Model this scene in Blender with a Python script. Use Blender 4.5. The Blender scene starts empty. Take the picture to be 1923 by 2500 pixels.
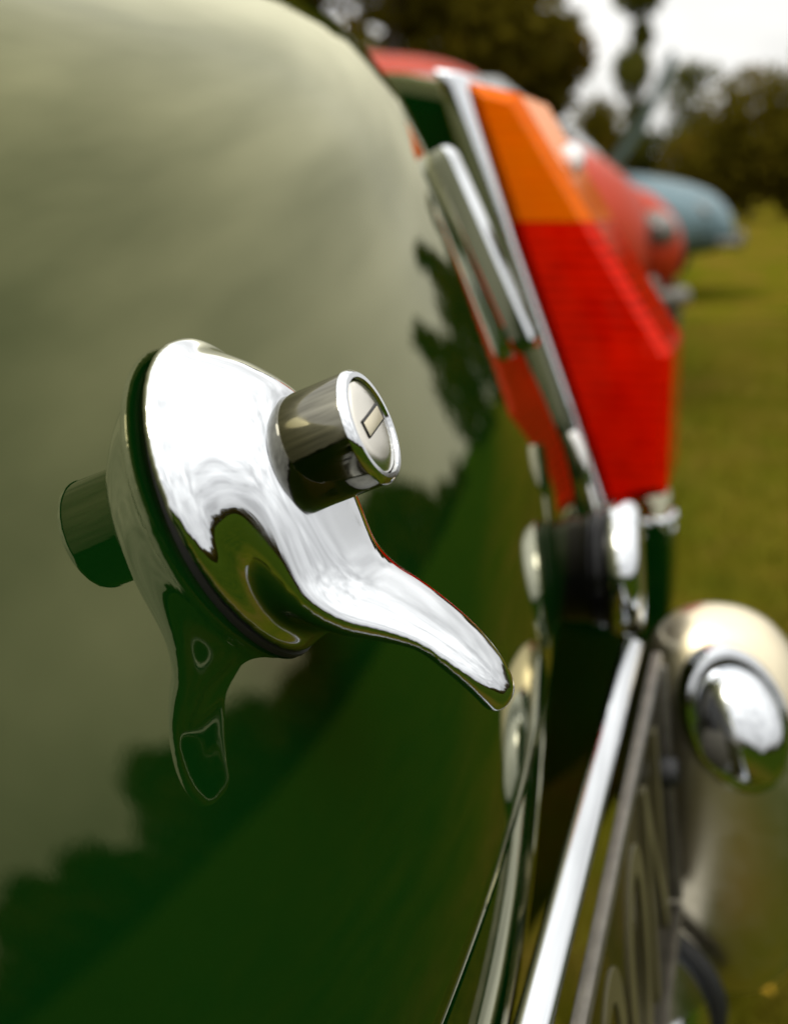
import bpy, bmesh, math, random
import numpy as np
from mathutils import Vector, Matrix
R = math.radians
random.seed(7); rng = np.random.default_rng(7)
scene = bpy.context.scene
col = scene.collection

# ------------------------------------------------------------------ camera
CAM_H = 0.80
PITCH = 14.5
cam_d = bpy.data.cameras.new("camera"); cam = bpy.data.objects.new("camera", cam_d); col.objects.link(cam)
cam.location = (0, 0, CAM_H); cam.rotation_euler = (R(90 - PITCH), 0, 0)
cam_d.sensor_fit = 'VERTICAL'; cam_d.sensor_height = 24.0; cam_d.lens = 28.8
cam_d.clip_start = 0.01; cam_d.clip_end = 3000
cam_d.dof.use_dof = True; cam_d.dof.focus_distance = 0.230; cam_d.dof.aperture_fstop = 7.8
scene.camera = cam

# ------------------------------------------------------------------ sky
SUN_EL, SUN_AZ = 58.0, -130.0            # azimuth measured from +Y towards +X
world = bpy.data.worlds.new("World"); scene.world = world; world.use_nodes = True
nt = world.node_tree; nt.nodes.clear()
N = nt.nodes.new; L = nt.links.new
def math_node(tree, op, a=None, b=None, c=None, clamp=False):
    n = tree.nodes.new('ShaderNodeMath'); n.operation = op; n.use_clamp = clamp
    for i, v in enumerate((a, b, c)):
        if v is None: continue
        if isinstance(v, (int, float)): n.inputs[i].default_value = v
        else: tree.links.new(v, n.inputs[i])
    return n.outputs[0]
sky = N('ShaderNodeTexSky'); sky.sky_type = 'NISHITA'; sky.sun_disc = False
sky.sun_elevation = R(SUN_EL); sky.sun_rotation = R(SUN_AZ); sky.dust_density = 4.0
hs = N('ShaderNodeHueSaturation'); hs.inputs['Saturation'].default_value = 0.25; L(sky.outputs[0], hs.inputs['Color'])
tc = N('ShaderNodeTexCoord'); sx = N('ShaderNodeSeparateXYZ'); L(tc.outputs['Generated'], sx.inputs[0])
up = math_node(nt, 'MAXIMUM', sx.outputs['Z'], 0.0)
# overcast sky: brighter towards the zenith (standard overcast distribution), broken by soft cloud
mp = N('ShaderNodeMapping'); mp.inputs['Scale'].default_value = (1.0, 1.6, 2.4); L(tc.outputs['Generated'], mp.inputs[0])
nz = N('ShaderNodeTexNoise'); nz.inputs['Scale'].default_value = 3.0; nz.inputs['Detail'].default_value = 5; nz.inputs['Roughness'].default_value = 0.5
L(mp.outputs[0], nz.inputs['Vector'])
ce = math_node(nt, 'MULTIPLY_ADD', up, 14.0, 6.0)
cl = math_node(nt, 'MULTIPLY_ADD', nz.outputs[0], 1.6, 0.20)
lum = math_node(nt, 'MULTIPLY', ce, cl)
cc = N('ShaderNodeCombineColor')
L(lum, cc.inputs[0]); L(math_node(nt, 'MULTIPLY', lum, 0.99), cc.inputs[1]); L(math_node(nt, 'MULTIPLY', lum, 0.95), cc.inputs[2])
mx = N('ShaderNodeMix'); mx.data_type = 'RGBA'; mx.inputs['Factor'].default_value = 0.88
L(hs.outputs[0], mx.inputs['A']); L(cc.outputs[0], mx.inputs['B'])
bg = N('ShaderNodeBackground'); bg.inputs['Strength'].default_value = 0.1; L(mx.outputs['Result'], bg.inputs['Color'])
wo = N('ShaderNodeOutputWorld'); L(bg.outputs[0], wo.inputs[0])

# ------------------------------------------------------------------ sun behind cloud
sd = bpy.data.lights.new("sun", 'SUN'); sun = bpy.data.objects.new("sun", sd); col.objects.link(sun)
sd.energy = 0.8; sd.angle = R(25); sd.color = (1.0, 0.95, 0.86)
sdir = Vector((math.sin(R(SUN_AZ)) * math.cos(R(SUN_EL)), math.cos(R(SUN_AZ)) * math.cos(R(SUN_EL)), math.sin(R(SUN_EL))))
sun.rotation_euler = sdir.to_track_quat('Z', 'Y').to_euler(); sun.location = sdir * 30
vs = scene.view_settings
vs.view_transform = 'Standard'; vs.look = 'None'; vs.gamma = 1.0; vs.use_curve_mapping = False; vs.exposure = 0.45
scene.render.film_transparent = False
scene.cycles.use_denoising = True
scene.cycles.max_bounces = 10; scene.cycles.glossy_bounces = 6; scene.cycles.transparent_max_bounces = 12
scene.cycles.caustics_reflective = False; scene.cycles.caustics_refractive = False
scene.cycles.sample_clamp_indirect = 6.0

# ------------------------------------------------------------------ materials
def new_mat(name):
    m = bpy.data.materials.new(name); m.use_nodes = True; t = m.node_tree
    return m, t, t.nodes['Principled BSDF']
def ramp(t, fac, stops):
    r = t.nodes.new('ShaderNodeValToRGB'); t.links.new(fac, r.inputs[0])
    e = r.color_ramp.elements
    while len(e) < len(stops): e.new(0.5)
    for k, (p, c) in zip(e, stops): k.position = p; k.color = (*c, 1)
    return r.outputs[0]
def noise(t, scale, detail=4, rough=0.55, coord='Object', vec_scale=None, dist=0.0):
    tcn = t.nodes.new('ShaderNodeTexCoord'); v = tcn.outputs[coord]
    if vec_scale:
        m_ = t.nodes.new('ShaderNodeMapping'); m_.inputs['Scale'].default_value = vec_scale; t.links.new(v, m_.inputs[0]); v = m_.outputs[0]
    n_ = t.nodes.new('ShaderNodeTexNoise'); n_.inputs['Scale'].default_value = scale; n_.inputs['Detail'].default_value = detail
    n_.inputs['Roughness'].default_value = rough; n_.inputs['Distortion'].default_value = dist
    t.links.new(v, n_.inputs['Vector']); return n_.outputs[0]
def bump(t, p, h, strength, dist, slot='Normal'):
    b = t.nodes.new('ShaderNodeBump'); b.inputs['Strength'].default_value = strength; b.inputs['Distance'].default_value = dist
    t.links.new(h, b.inputs['Height']); t.links.new(b.outputs[0], p.inputs[slot])
def mat_paint(name, c, c2=None, rough=0.12, coat=1.0, ior=1.5, wavy=True, tint=None, spec=0.5):
    m, t, p = new_mat(name)
    f = noise(t, 6.0, 3)
    t.links.new(ramp(t, f, [(0.3, c), (0.7, c2 or c)]), p.inputs['Base Color'])
    p.inputs['Roughness'].default_value = rough; p.inputs['IOR'].default_value = ior
    p.inputs['Specular IOR Level'].default_value = spec
    if tint: p.inputs['Specular Tint'].default_value = (*tint, 1)
    p.inputs['Coat Weight'].default_value = coat; p.inputs['Coat Roughness'].default_value = 0.012; p.inputs['Coat IOR'].default_value = ior
    if wavy: bump(t, p, noise(t, 14.0, 2, 0.4), 0.06, 0.002, 'Coat Normal' if coat else 'Normal')
    return m
def mat_lacquer(name, c, c2, ior, near, graze):
    """old gloss paint under yellowed lacquer: dark body colour, clear mirror-like top"""
    m, t, p = new_mat(name); t.nodes.remove(p); out = [n for n in t.nodes if n.type == 'OUTPUT_MATERIAL'][0]
    df = t.nodes.new('ShaderNodeBsdfDiffuse'); t.links.new(ramp(t, noise(t, 6.0, 3), [(0.3, c), (0.7, c2)]), df.inputs[0])
    gl = t.nodes.new('ShaderNodeBsdfGlossy'); gl.distribution = 'GGX'
    fr = t.nodes.new('ShaderNodeFresnel'); fr.inputs[0].default_value = ior
    t.links.new(ramp(t, fr.outputs[0], [(0.04, near), (0.30, graze)]), gl.inputs[0])
    haze = math_node(t, 'POWER', noise(t, 25.0, 6, 0.7, vec_scale=(1, 0.5, 1.4)), 3.0)
    t.links.new(math_node(t, 'MULTIPLY_ADD', haze, 0.05, 0.004), gl.inputs['Roughness'])
    b = t.nodes.new('ShaderNodeBump'); b.inputs['Strength'].default_value = 0.05; b.inputs['Distance'].default_value = 0.002
    t.links.new(noise(t, 16.0, 2, 0.4), b.inputs['Height'])
    b2 = t.nodes.new('ShaderNodeBump'); b2.inputs['Strength'].default_value = 0.005; b2.inputs['Distance'].default_value = 0.0003
    t.links.new(noise(t, 700.0, 2, 0.5), b2.inputs['Height']); t.links.new(b.outputs[0], b2.inputs['Normal'])
    t.links.new(b2.outputs[0], gl.inputs['Normal'])
    mx_ = t.nodes.new('ShaderNodeMixShader'); t.links.new(fr.outputs[0], mx_.inputs[0]); t.links.new(df.outputs[0], mx_.inputs[1]); t.links.new(gl.outputs[0], mx_.inputs[2])
    t.links.new(mx_.outputs[0], out.inputs[0]); return m
def mat_chrome(name, c=(0.86, 0.87, 0.86), rough=0.03, pit=True):
    m, t, p = new_mat(name)
    p.inputs['Base Color'].default_value = (*c, 1); p.inputs['Metallic'].default_value = 1.0
    f = noise(t, 90.0, 5, 0.65)
    t.links.new(math_node(t, 'MULTIPLY_ADD', math_node(t, 'POWER', f, 4.0), 0.5, rough), p.inputs['Roughness'])
    if pit: bump(t, p, noise(t, 60.0, 3, 0.5), 0.05, 0.0006)
    return m
def mat_plain(name, c, rough=0.5, metallic=0.0, spec=0.5, var=0.3, scale=40.0, bmp=0.0):
    m, t, p = new_mat(name)
    f = noise(t, scale, 4)
    t.links.new(ramp(t, f, [(0.3, tuple(x * (1 - var) for x in c)), (0.7, tuple(min(1, x * (1 + var)) for x in c))]), p.inputs['Base Color'])
    p.inputs['Roughness'].default_value = rough; p.inputs['Metallic'].default_value = metallic; p.inputs['Specular IOR Level'].default_value = spec
    if bmp: bump(t, p, noise(t, scale * 3, 3), bmp, 0.001)
    return m
def mat_lens(name, c, dark, clear=0.25):
    """moulded coloured plastic with fine horizontal flutes: most light scatters, some goes straight through, gloss on top"""
    m, t, p = new_mat(name); t.nodes.remove(p)
    out = [n for n in t.nodes if n.type == 'OUTPUT_MATERIAL'][0]
    tcn = t.nodes.new('ShaderNodeTexCoord')
    wv = t.nodes.new('ShaderNodeTexWave'); wv.wave_type = 'BANDS'; wv.bands_direction = 'Z'; wv.inputs['Scale'].default_value = 50.0; wv.inputs['Distortion'].default_value = 1.2; wv.inputs['Detail'].default_value = 1.0; wv.inputs['Detail Scale'].default_value = 0.4
    t.links.new(tcn.outputs['Object'], wv.inputs['Vector'])
    nzl = noise(t, 38.0, 3, 0.6, vec_scale=(1, 0.4, 1.2))
    fac = math_node(t, 'ADD', math_node(t, 'MULTIPLY', wv.outputs[1], 0.55), math_node(t, 'MULTIPLY', nzl, 1.0))
    cr = ramp(t, fac, [(0.44, dark), (0.84, c)])
    tr = t.nodes.new('ShaderNodeBsdfTransparent'); tr.inputs[0].default_value = (*c, 1)
    tl = t.nodes.new('ShaderNodeBsdfTranslucent'); t.links.new(cr, tl.inputs[0])
    df = t.nodes.new('ShaderNodeBsdfDiffuse'); t.links.new(cr, df.inputs[0])
    gl = t.nodes.new('ShaderNodeBsdfGlossy'); gl.inputs[0].default_value = (1.0, 0.72, 0.50, 1); gl.inputs['Roughness'].default_value = 0.08
    def mix(fac, a, c_):
        n = t.nodes.new('ShaderNodeMixShader')
        if isinstance(fac, float): n.inputs[0].default_value = fac
        else: t.links.new(fac, n.inputs[0])
        t.links.new(a, n.inputs[1]); t.links.new(c_, n.inputs[2]); return n.outputs[0]
    s = mix(0.22, df.outputs[0], tl.outputs[0]); s = mix(clear, s, tr.outputs[0])
    fr = t.nodes.new('ShaderNodeFresnel'); fr.inputs[0].default_value = 1.30
    s = mix(fr.outputs[0], s, gl.outputs[0]); t.links.new(s, out.inputs[0]); return m
def mat_glass(name, c=(0.02, 0.025, 0.025)):
    m, t, p = new_mat(name); p.inputs['Base Color'].default_value = (*c, 1); p.inputs['Roughness'].default_value = 0.04
    p.inputs['Coat Weight'].default_value = 0.6; return m

M = {}
M['green'] = mat_lacquer('green_paint', (0.0012, 0.0150, 0.0016), (0.0016, 0.0180, 0.0018), 1.62, (1.0, 0.91, 0.42), (1.0, 0.955, 0.70))
M['red'] = mat_paint('red_paint', (0.33, 0.026, 0.004), (0.37, 0.032, 0.005), rough=0.5, wavy=False, coat=0.05, spec=0.15)
M['blue'] = mat_paint('blue_paint', (0.11, 0.175, 0.20), (0.125, 0.19, 0.215), rough=0.5, wavy=False, coat=0.08, spec=0.25)
M['chrome'] = mat_chrome('chrome', (0.56, 0.58, 0.61))
M['chrome_worn'] = mat_chrome('worn_chrome', (0.55, 0.54, 0.52), 0.06)
M['chrome_old'] = mat_chrome('yellowed_chrome', (0.62, 0.55, 0.40), 0.27)
M['steel'] = mat_plain('satin_steel', (0.72, 0.69, 0.62), 0.22, 1.0, var=0.06)
M['slot'] = mat_plain('slot_brass', (0.62, 0.56, 0.42), 0.4, 0.5, var=0.1)
M['black'] = mat_plain('black_rubber', (0.006, 0.006, 0.006), 0.55)
M['rubber'] = mat_plain('shiny_rubber', (0.0025, 0.0022, 0.002), 0.3, spec=0.3)
M['tyre'] = mat_plain('tyre_rubber', (0.012, 0.012, 0.012), 0.8)
M['plate'] = mat_plain('black_plate', (0.010, 0.008, 0.003), 0.10, var=0.2)
M['digit'] = mat_plain('silver_digit', (0.105, 0.092, 0.040), 0.45, 0.2, var=0.1)
M['edge'] = mat_plain('plate_edge', (0.115, 0.105, 0.085), 0.4, 0.5, var=0.25, scale=120, bmp=0.2)
M['amber'] = mat_lens('amber_lens', (1.0, 0.185, 0.0), (0.95, 0.15, 0.001), 0.20)
M['redlens'] = mat_lens('red_lens', (1.0, 0.012, 0.0), (0.45, 0.0, 0.0), 0.28)
M['reflector'] = mat_plain('lamp_reflector', (0.75, 0.74, 0.70), 0.35, 0.3, var=0.1)
M['bulb'] = mat_plain('bulb_glass', (0.7, 0.7, 0.7), 0.1)
M['glass'] = mat_glass('dark_glass')
M['clear'] = mat_glass('lamp_glass', (0.10, 0.095, 0.08))
M['white'] = mat_plain('white_paint', (0.75, 0.74, 0.70), 0.35, var=0.05)
M['inner'] = mat_plain('shut_gap', (0.004, 0.006, 0.004), 0.6)

# ------------------------------------------------------------------ object helpers
ABS = {}
def link(o, parent, pos):
    col.objects.link(o)
    ABS[o.name] = Vector(pos)
    if parent is not None:
        o.parent = parent; o.location = Vector(pos) - ABS[parent.name]
    else: o.location = pos
    return o
def tag(o, label=None, cat=None, group=None, kind=None):
    if label: o['label'] = label
    if cat: o['category'] = cat
    if group: o['group'] = group
    if kind: o['kind'] = kind
    return o
def mk(name, verts, faces, m, parent=None, smooth=True, sharp=35.0, pos=None):
    """one mesh object; verts are given in the parent thing's frame and re-centred on the object"""
    v = np.asarray(verts, float)
    c = v.mean(axis=0) if pos is None else np.asarray(pos, float)
    me = bpy.data.meshes.new(name); me.from_pydata((v - c).tolist(), [], [list(f) for f in faces]); me.update()
    if smooth:
        me.polygons.foreach_set('use_smooth', [True] * len(me.polygons))
        if sharp: me.set_sharp_from_angle(angle=R(sharp))
    if m is not None: me.materials.append(m)
    return link(bpy.data.objects.new(name, me), parent, c)
def from_bm(name, bm, m, parent=None, smooth=True, sharp=35.0):
    bmesh.ops.recalc_face_normals(bm, faces=bm.faces)
    bm.verts.index_update()
    v = [tuple(q.co) for q in bm.verts]; f = [[q.index for q in fc.verts] for fc in bm.faces]; bm.free()
    return mk(name, v, f, m, parent, smooth, sharp)
def root(name, loc, rz=0.0):
    o = bpy.data.objects.new(name, None); col.objects.link(o); o.location = loc; o.rotation_euler = (0, 0, rz)
    ABS[o.name] = Vector((0, 0, 0)); o.empty_display_size = 0.2; return o
def grid_faces(nu, nv, cu=False, cv=False):
    f = []
    for i in range(nu if cu else nu - 1):
        for j in range(nv if cv else nv - 1):
            a, b = i, (i + 1) % nu; c, d = j, (j + 1) % nv
            f.append((a * nv + c, b * nv + c, b * nv + d, a * nv + d))
    return f
def lathe(profile, seg=48, axis_o=(0, 0, 0), ax=(1, 0, 0), cap0=True, cap1=True):
    """profile [(h, r)] turned about the axis"""
    ax = Vector(ax).normalized(); u = ax.orthogonal().normalized(); w = ax.cross(u); o = Vector(axis_o)
    v = []; n = len(profile)
    for h, r in profile:
        for k in range(seg):
            t = 2 * math.pi * k / seg
            v.append(tuple(o + ax * h + (u * math.cos(t) + w * math.sin(t)) * r))
    f = [(i * seg + k, i * seg + (k + 1) % seg, (i + 1) * seg + (k + 1) % seg, (i + 1) * seg + k) for i in range(n - 1) for k in range(seg)]
    if cap0: f.append(tuple(range(seg))[::-1])
    if cap1: f.append(tuple((n - 1) * seg + k for k in range(seg)))
    return v, f
def prism(poly, a0, a1, bevel=0.0, seg=3):
    """(o, z) outline extruded along the car's width"""
    bm = bmesh.new()
    b0 = [bm.verts.new((o, a0, z)) for o, z in poly]; b1 = [bm.verts.new((o, a1, z)) for o, z in poly]
    n = len(poly)
    bm.faces.new(b0); bm.faces.new(b1[::-1])
    for i in range(n): bm.faces.new((b0[i], b1[i], b1[(i + 1) % n], b0[(i + 1) % n]))
    bmesh.ops.recalc_face_normals(bm, faces=bm.faces)
    if bevel: bmesh.ops.bevel(bm, geom=list(bm.edges), offset=bevel, segments=seg, profile=0.5, affect='EDGES', clamp_overlap=True)
    return bm
def box_bm(cx, cy, cz, sx_, sy, sz, bevel=0.0, seg=2, rot=None):
    bm = bmesh.new(); bmesh.ops.create_cube(bm, size=1.0)
    for v in bm.verts: v.co = Vector((v.co.x * sx_, v.co.y * sy, v.co.z * sz))
    if bevel: bmesh.ops.bevel(bm, geom=list(bm.edges), offset=bevel, segments=seg, profile=0.5, affect='EDGES', clamp_overlap=True)
    for v in bm.verts:
        if rot is not None: v.co = rot @ v.co
        v.co += Vector((cx, cy, cz))
    return bm
def tube(pts, radii, seg=10, cap=True):
    pts = [Vector(p) for p in pts]; v = []; ref = Vector((0.31, 0.17, 0.93))
    for i, p in enumerate(pts):
        d = (pts[min(i + 1, len(pts) - 1)] - pts[max(i - 1, 0)]).normalized()
        u = d.cross(ref).normalized(); w = d.cross(u)
        r = radii[i] if hasattr(radii, '__len__') else radii
        for k in range(seg):
            t = 2 * math.pi * k / seg; v.append(tuple(p + (u * math.cos(t) + w * math.sin(t)) * r))
    n = len(pts)
    f = [(i * seg + k, i * seg + (k + 1) % seg, (i + 1) * seg + (k + 1) % seg, (i + 1) * seg + k) for i in range(n - 1) for k in range(seg)]
    if cap: f.append(tuple(range(seg))[::-1]); f.append(tuple((n - 1) * seg + k for k in range(seg)))
    return v, f
def join(parts):
    V, Fc = [], []
    for v, f in parts:
        o = len(V); V += [tuple(q) for q in v]; Fc += [tuple(i + o for i in q) for q in f]
    return V, Fc

# ------------------------------------------------------------------ ground
def mat_ground():
    m, t, p = new_mat('grass_ground')
    big = noise(t, 0.55, 5, 0.6); mid = noise(t, 2.2, 6, 0.7); fine = noise(t, 45.0, 5, 0.7)
    a = ramp(t, math_node(t, 'MULTIPLY_ADD', mid, 0.55, math_node(t, 'MULTIPLY', big, 0.45)),
             [(0.38, (0.052, 0.068, 0.003)), (0.47, (0.102, 0.098, 0.005)), (0.53, (0.130, 0.098, 0.010)), (0.60, (0.165, 0.092, 0.020))])
    tcg = t.nodes.new('ShaderNodeTexCoord'); sg = t.nodes.new('ShaderNodeSeparateXYZ'); t.links.new(tcg.outputs['Object'], sg.inputs[0])
    lush = math_node(t, 'MULTIPLY_ADD', sg.outputs['Y'], -0.50, sg.outputs['X'])          # the field is greener on its far right side
    lush = math_node(t, 'MULTIPLY', math_node(t, 'ADD', math_node(t, 'MULTIPLY', mid, 0.8), lush), 0.55, clamp=True)
    mg = t.nodes.new('ShaderNodeMix'); mg.data_type = 'RGBA'; t.links.new(lush, mg.inputs['Factor']); t.links.new(a, mg.inputs['A'])
    t.links.new(ramp(t, mid, [(0.35, (0.016, 0.040, 0.003)), (0.65, (0.042, 0.060, 0.004))]), mg.inputs['B']); a = mg.outputs['Result']
    mm = t.nodes.new('ShaderNodeMix'); mm.data_type = 'RGBA'; mm.blend_type = 'MULTIPLY'; mm.inputs['Factor'].default_value = 0.8
    t.links.new(a, mm.inputs['A']); t.links.new(ramp(t, fine, [(0.3, (0.45, 0.45, 0.45)), (0.7, (1.4, 1.4, 1.4))]), mm.inputs['B'])
    t.links.new(mm.outputs['Result'], p.inputs['Base Color'])
    p.inputs['Roughness'].default_value = 0.9; p.inputs['Specular IOR Level'].default_value = 0.0
    bump(t, p, fine, 0.8, 0.03); return m
M['ground'] = mat_ground()
gs = 1500.0
nx = 60
gv = []; gf = []
lin = np.sign(np.linspace(-1, 1, nx)) * np.abs(np.linspace(-1, 1, nx)) ** 4 * gs
for x in lin:
    for y in lin:
        d = math.hypot(x, y)
        gv.append((x, y, 0.04 * math.sin(x * 0.35 + 1.0) * math.cos(y * 0.28) * min(1, d / 8.0)))
ground = mk('ground', gv, grid_faces(nx, nx), M['ground'], sharp=None, pos=(0, 0, 0)); tag(ground, kind='structure')

# short grass blades where the lawn is close enough to show them
def grass(n, seed):
    r = np.random.default_rng(seed)
    y = 0.75 + 7.5 * r.random(n) ** 1.6
    x = 0.12 * y + r.random(n) * (0.30 * y + 0.9) - 0.25
    h = 0.02 + 0.035 * r.random(n); wd = 0.0016 + 0.0018 * r.random(n) + 0.0004 * y
    th = r.random(n) * 2 * math.pi; le = 0.03 * r.normal(size=(n, 2)) * (h / 0.04)[:, None]
    V = np.zeros((n, 3, 3)); zb = 0.04 * np.sin(x * .35 + 1) * np.cos(y * .28) * np.minimum(1, np.hypot(x, y) / 8) - 0.004
    V[:, 0] = np.c_[x - wd * np.cos(th), y - wd * np.sin(th), zb]; V[:, 1] = np.c_[x + wd * np.cos(th), y + wd * np.sin(th), zb]
    V[:, 2] = np.c_[x + le[:, 0], y + le[:, 1], zb + h]
    return V.reshape(-1, 3), np.arange(n * 3).reshape(-1, 3)
def mat_leaf(name, stops, scale=1.2, trans=0.35):
    m, t, p = new_mat(name)
    f = noise(t, scale, 4, 0.7)
    c = ramp(t, f, stops); t.links.new(c, p.inputs['Base Color']); p.inputs['Roughness'].default_value = 0.7; p.inputs['Specular IOR Level'].default_value = 0.04
    tl = t.nodes.new('ShaderNodeBsdfTranslucent'); t.links.new(c, tl.inputs[0]); ms = t.nodes.new('ShaderNodeMixShader'); ms.inputs[0].default_value = trans
    out = [n for n in t.nodes if n.type == 'OUTPUT_MATERIAL'][0]
    t.links.new(p.outputs[0], ms.inputs[1]); t.links.new(tl.outputs[0], ms.inputs[2]); t.links.new(ms.outputs[0], out.inputs[0]); return m
M['blade'] = mat_leaf('grass_blade', [(0.3, (0.085, 0.105, 0.005)), (0.5, (0.150, 0.135, 0.009)), (0.68, (0.21, 0.145, 0.025))], 2.5)
v, f = grass(60000, 3)
tag(mk('grass', v, f, M['blade'], smooth=False, pos=(0, 0, 0)), kind='stuff')

# ------------------------------------------------------------------ trees
M['bark'] = mat_plain('bark', (0.060, 0.045, 0.028), 0.9, var=0.4, scale=8.0, bmp=0.5)
M['leaf_dark'] = mat_leaf('dark_foliage', [(0.3, (0.042, 0.034, 0.001)), (0.55, (0.078, 0.058, 0.003)), (0.72, (0.125, 0.062, 0.005))], 0.7)
M['leaf_near'] = mat_leaf('brown_foliage', [(0.3, (0.060, 0.050, 0.002)), (0.55, (0.115, 0.092, 0.006)), (0.72, (0.17, 0.095, 0.012))], 0.7, 0.45)
M['leaf_olive'] = mat_leaf('olive_foliage', [(0.3, (0.050, 0.056, 0.006)), (0.55, (0.095, 0.095, 0.012)), (0.7, (0.13, 0.115, 0.02))], 0.9)
M['leaf_mid'] = mat_leaf('green_foliage', [(0.3, (0.026, 0.034, 0.004)), (0.55, (0.055, 0.060, 0.006)), (0.7, (0.085, 0.078, 0.010))], 0.9)
def leaves(blobs, n, size, seed):
    r = np.random.default_rng(seed)
    B = np.array(blobs, float)                                   # x y z rx ry rz
    wgt = (B[:, 3] * B[:, 4] + B[:, 3] * B[:, 5]); wgt /= wgt.sum()
    k = r.choice(len(B), n, p=wgt)
    d = r.normal(size=(n, 3)); d /= np.linalg.norm(d, axis=1)[:, None]
    rad = 0.35 + 0.72 * r.random(n) ** 0.55
    c = B[k, :3] + d * rad[:, None] * B[k, 3:6]
    q = r.normal(size=(n, 3)); q /= np.linalg.norm(q, axis=1)[:, None]
    s = np.cross(q, d + 0.4 * r.normal(size=(n, 3))); s /= np.linalg.norm(s, axis=1)[:, None] + 1e-9
    ln = size * (0.6 + 0.8 * r.random(n))[:, None]
    V = np.stack([c - q * ln, c + s * ln * 0.5, c + q * ln, c - s * ln * 0.5], 1).reshape(-1, 3)
    return V, np.arange(n * 4).reshape(-1, 4)
def az_pt(az, dist): return (dist * math.sin(R(az)), dist * math.cos(R(az)))
def crown_blobs(x, y, h, r, base, n, r_, slim=1.0):
    out = []
    for i in range(n):
        t = (i + 0.5) / n; z = base + (h - base) * (0.12 + 0.80 * t)
        rr = r * (math.sin(math.pi * (0.15 + 0.75 * t)) ** 0.7) * slim
        a = r_.uniform(0, 6.28); q = rr * r_.uniform(0.25, 0.75)
        s = r * r_.uniform(0.32, 0.58)
        out.append((x + q * math.cos(a), y + q * math.sin(a), min(z, h - s * 0.7), s, s, s * r_.uniform(0.6, 0.9)))
    return out
def tree(name, label, cat, az, dist, h, r, base, nb, nleaf, size, m, seed, group=None, blobs=None):
    x, y = az_pt(az, dist); r_ = random.Random(seed)
    t = root(name, (x, y, 0)); tag(t, label, cat, group)
    b = blobs or crown_blobs(0, 0, h, r, base, nb, r_)
    v, f = leaves(b, nleaf, size, seed); mk('crown', v, f, m, t, smooth=False)
    tr = max(0.05, 0.022 * h)
    parts = [tube([(0, 0, -0.1), (0.05 * r_.uniform(-1, 1), 0.05, base * 0.6), (0.12 * r_.uniform(-1, 1), 0.1, base + (h - base) * 0.35), (0, 0, h * 0.85)], [tr * 1.3, tr, tr * 0.7, tr * 0.2], 9)]
    for q in b[::2]:
        zb = max(0.4 * base, q[2] - 0.35 * h)
        parts.append(tube([(0, 0, zb), (q[0] * 0.5, q[1] * 0.5, (zb + q[2]) / 2 + 0.1), (q[0], q[1], q[2])], [tr * 0.45, tr * 0.3, tr * 0.12], 6))
    v, f = join(parts); mk('trunk', v, f, M['bark'], t)
    return t
# the trees the photograph shows, right of and above the car
tree('broad_tree', 'tall dark brown-green tree behind the green car, nearest the boot lid edge', 'tree', 0.0, 26, 9.5, 3.0, 1.2, 16, 9000, 0.20, M['leaf_near'], 11)
tree('broad_tree', 'dark spreading tree between the boot lid tree and the slim tree', 'tree', 4.6, 30, 6.6, 2.0, 0.9, 14, 8000, 0.19, M['leaf_near'], 12)
b = [(0, 0, 6.6, .75, .75, .62), (0.15, 0, 5.4, .35, .35, .5), (-0.1, 0, 4.4, .55, .55, .75), (0.1, 0, 3.1, .4, .4, .6), (0, 0, 2.2, .6, .6, .6)]
tree('slim_tree', 'slim olive tree with clumped crown standing alone against the white sky', 'tree', 10.5, 40, 7.2, .8, 1.2, 5, 2600, 0.15, M['leaf_olive'], 13, blobs=b)
b = [(0.2, 0, 5.3, .9, .6, .6), (-0.2, 0, 4.4, .8, .6, .7), (0.4, 0, 3.6, 1.1, .6, .5), (-0.4, 0, 5.0, .6, .5, .5)]
tree('sparse_tree', 'thin see-through tree with few pale leaves against the sky', 'tree', 12.9, 52, 6.3, 1.2, 1.8, 4, 700, 0.17, M['leaf_olive'], 14, blobs=b)
b = [(0, 0, 2.6, .65, .6, .75), (0.1, 0, 1.5, .7, .6, .9)]
tree('small_tree', 'small dark tree just left of the raised pale blue bonnet', 'tree', 9.0, 36, 3.3, .7, .8, 3, 1500, 0.13, M['leaf_near'], 15, blobs=b)
b = [(-1.6, 0, 1.5, 1.4, 1.0, 1.2), (0, 0, 1.7, 1.5, 1.0, 1.3), (1.5, 0, 1.3, 1.4, 1.0, 1.1)]
tree('low_shrub', 'low olive green shrub between the slim tree and the round bush', 'shrub', 12.3, 42, 3.0, 1.8, .3, 3, 3500, 0.15, M['leaf_mid'], 16, blobs=b)
b = [(-1.2, 0, 1.4, 1.5, 1.2, 1.4), (0.2, 0, 2.4, 1.9, 1.4, 1.9), (1.8, 0, 1.8, 1.7, 1.3, 1.7), (3.2, 0, 1.3, 1.6, 1.3, 1.3)]
tree('round_bush', 'large round dark bush at the right edge of the field', 'bush', 15.6, 38, 4.3, 2.5, .3, 4, 8000, 0.16, M['leaf_near'], 17, blobs=b)

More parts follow.
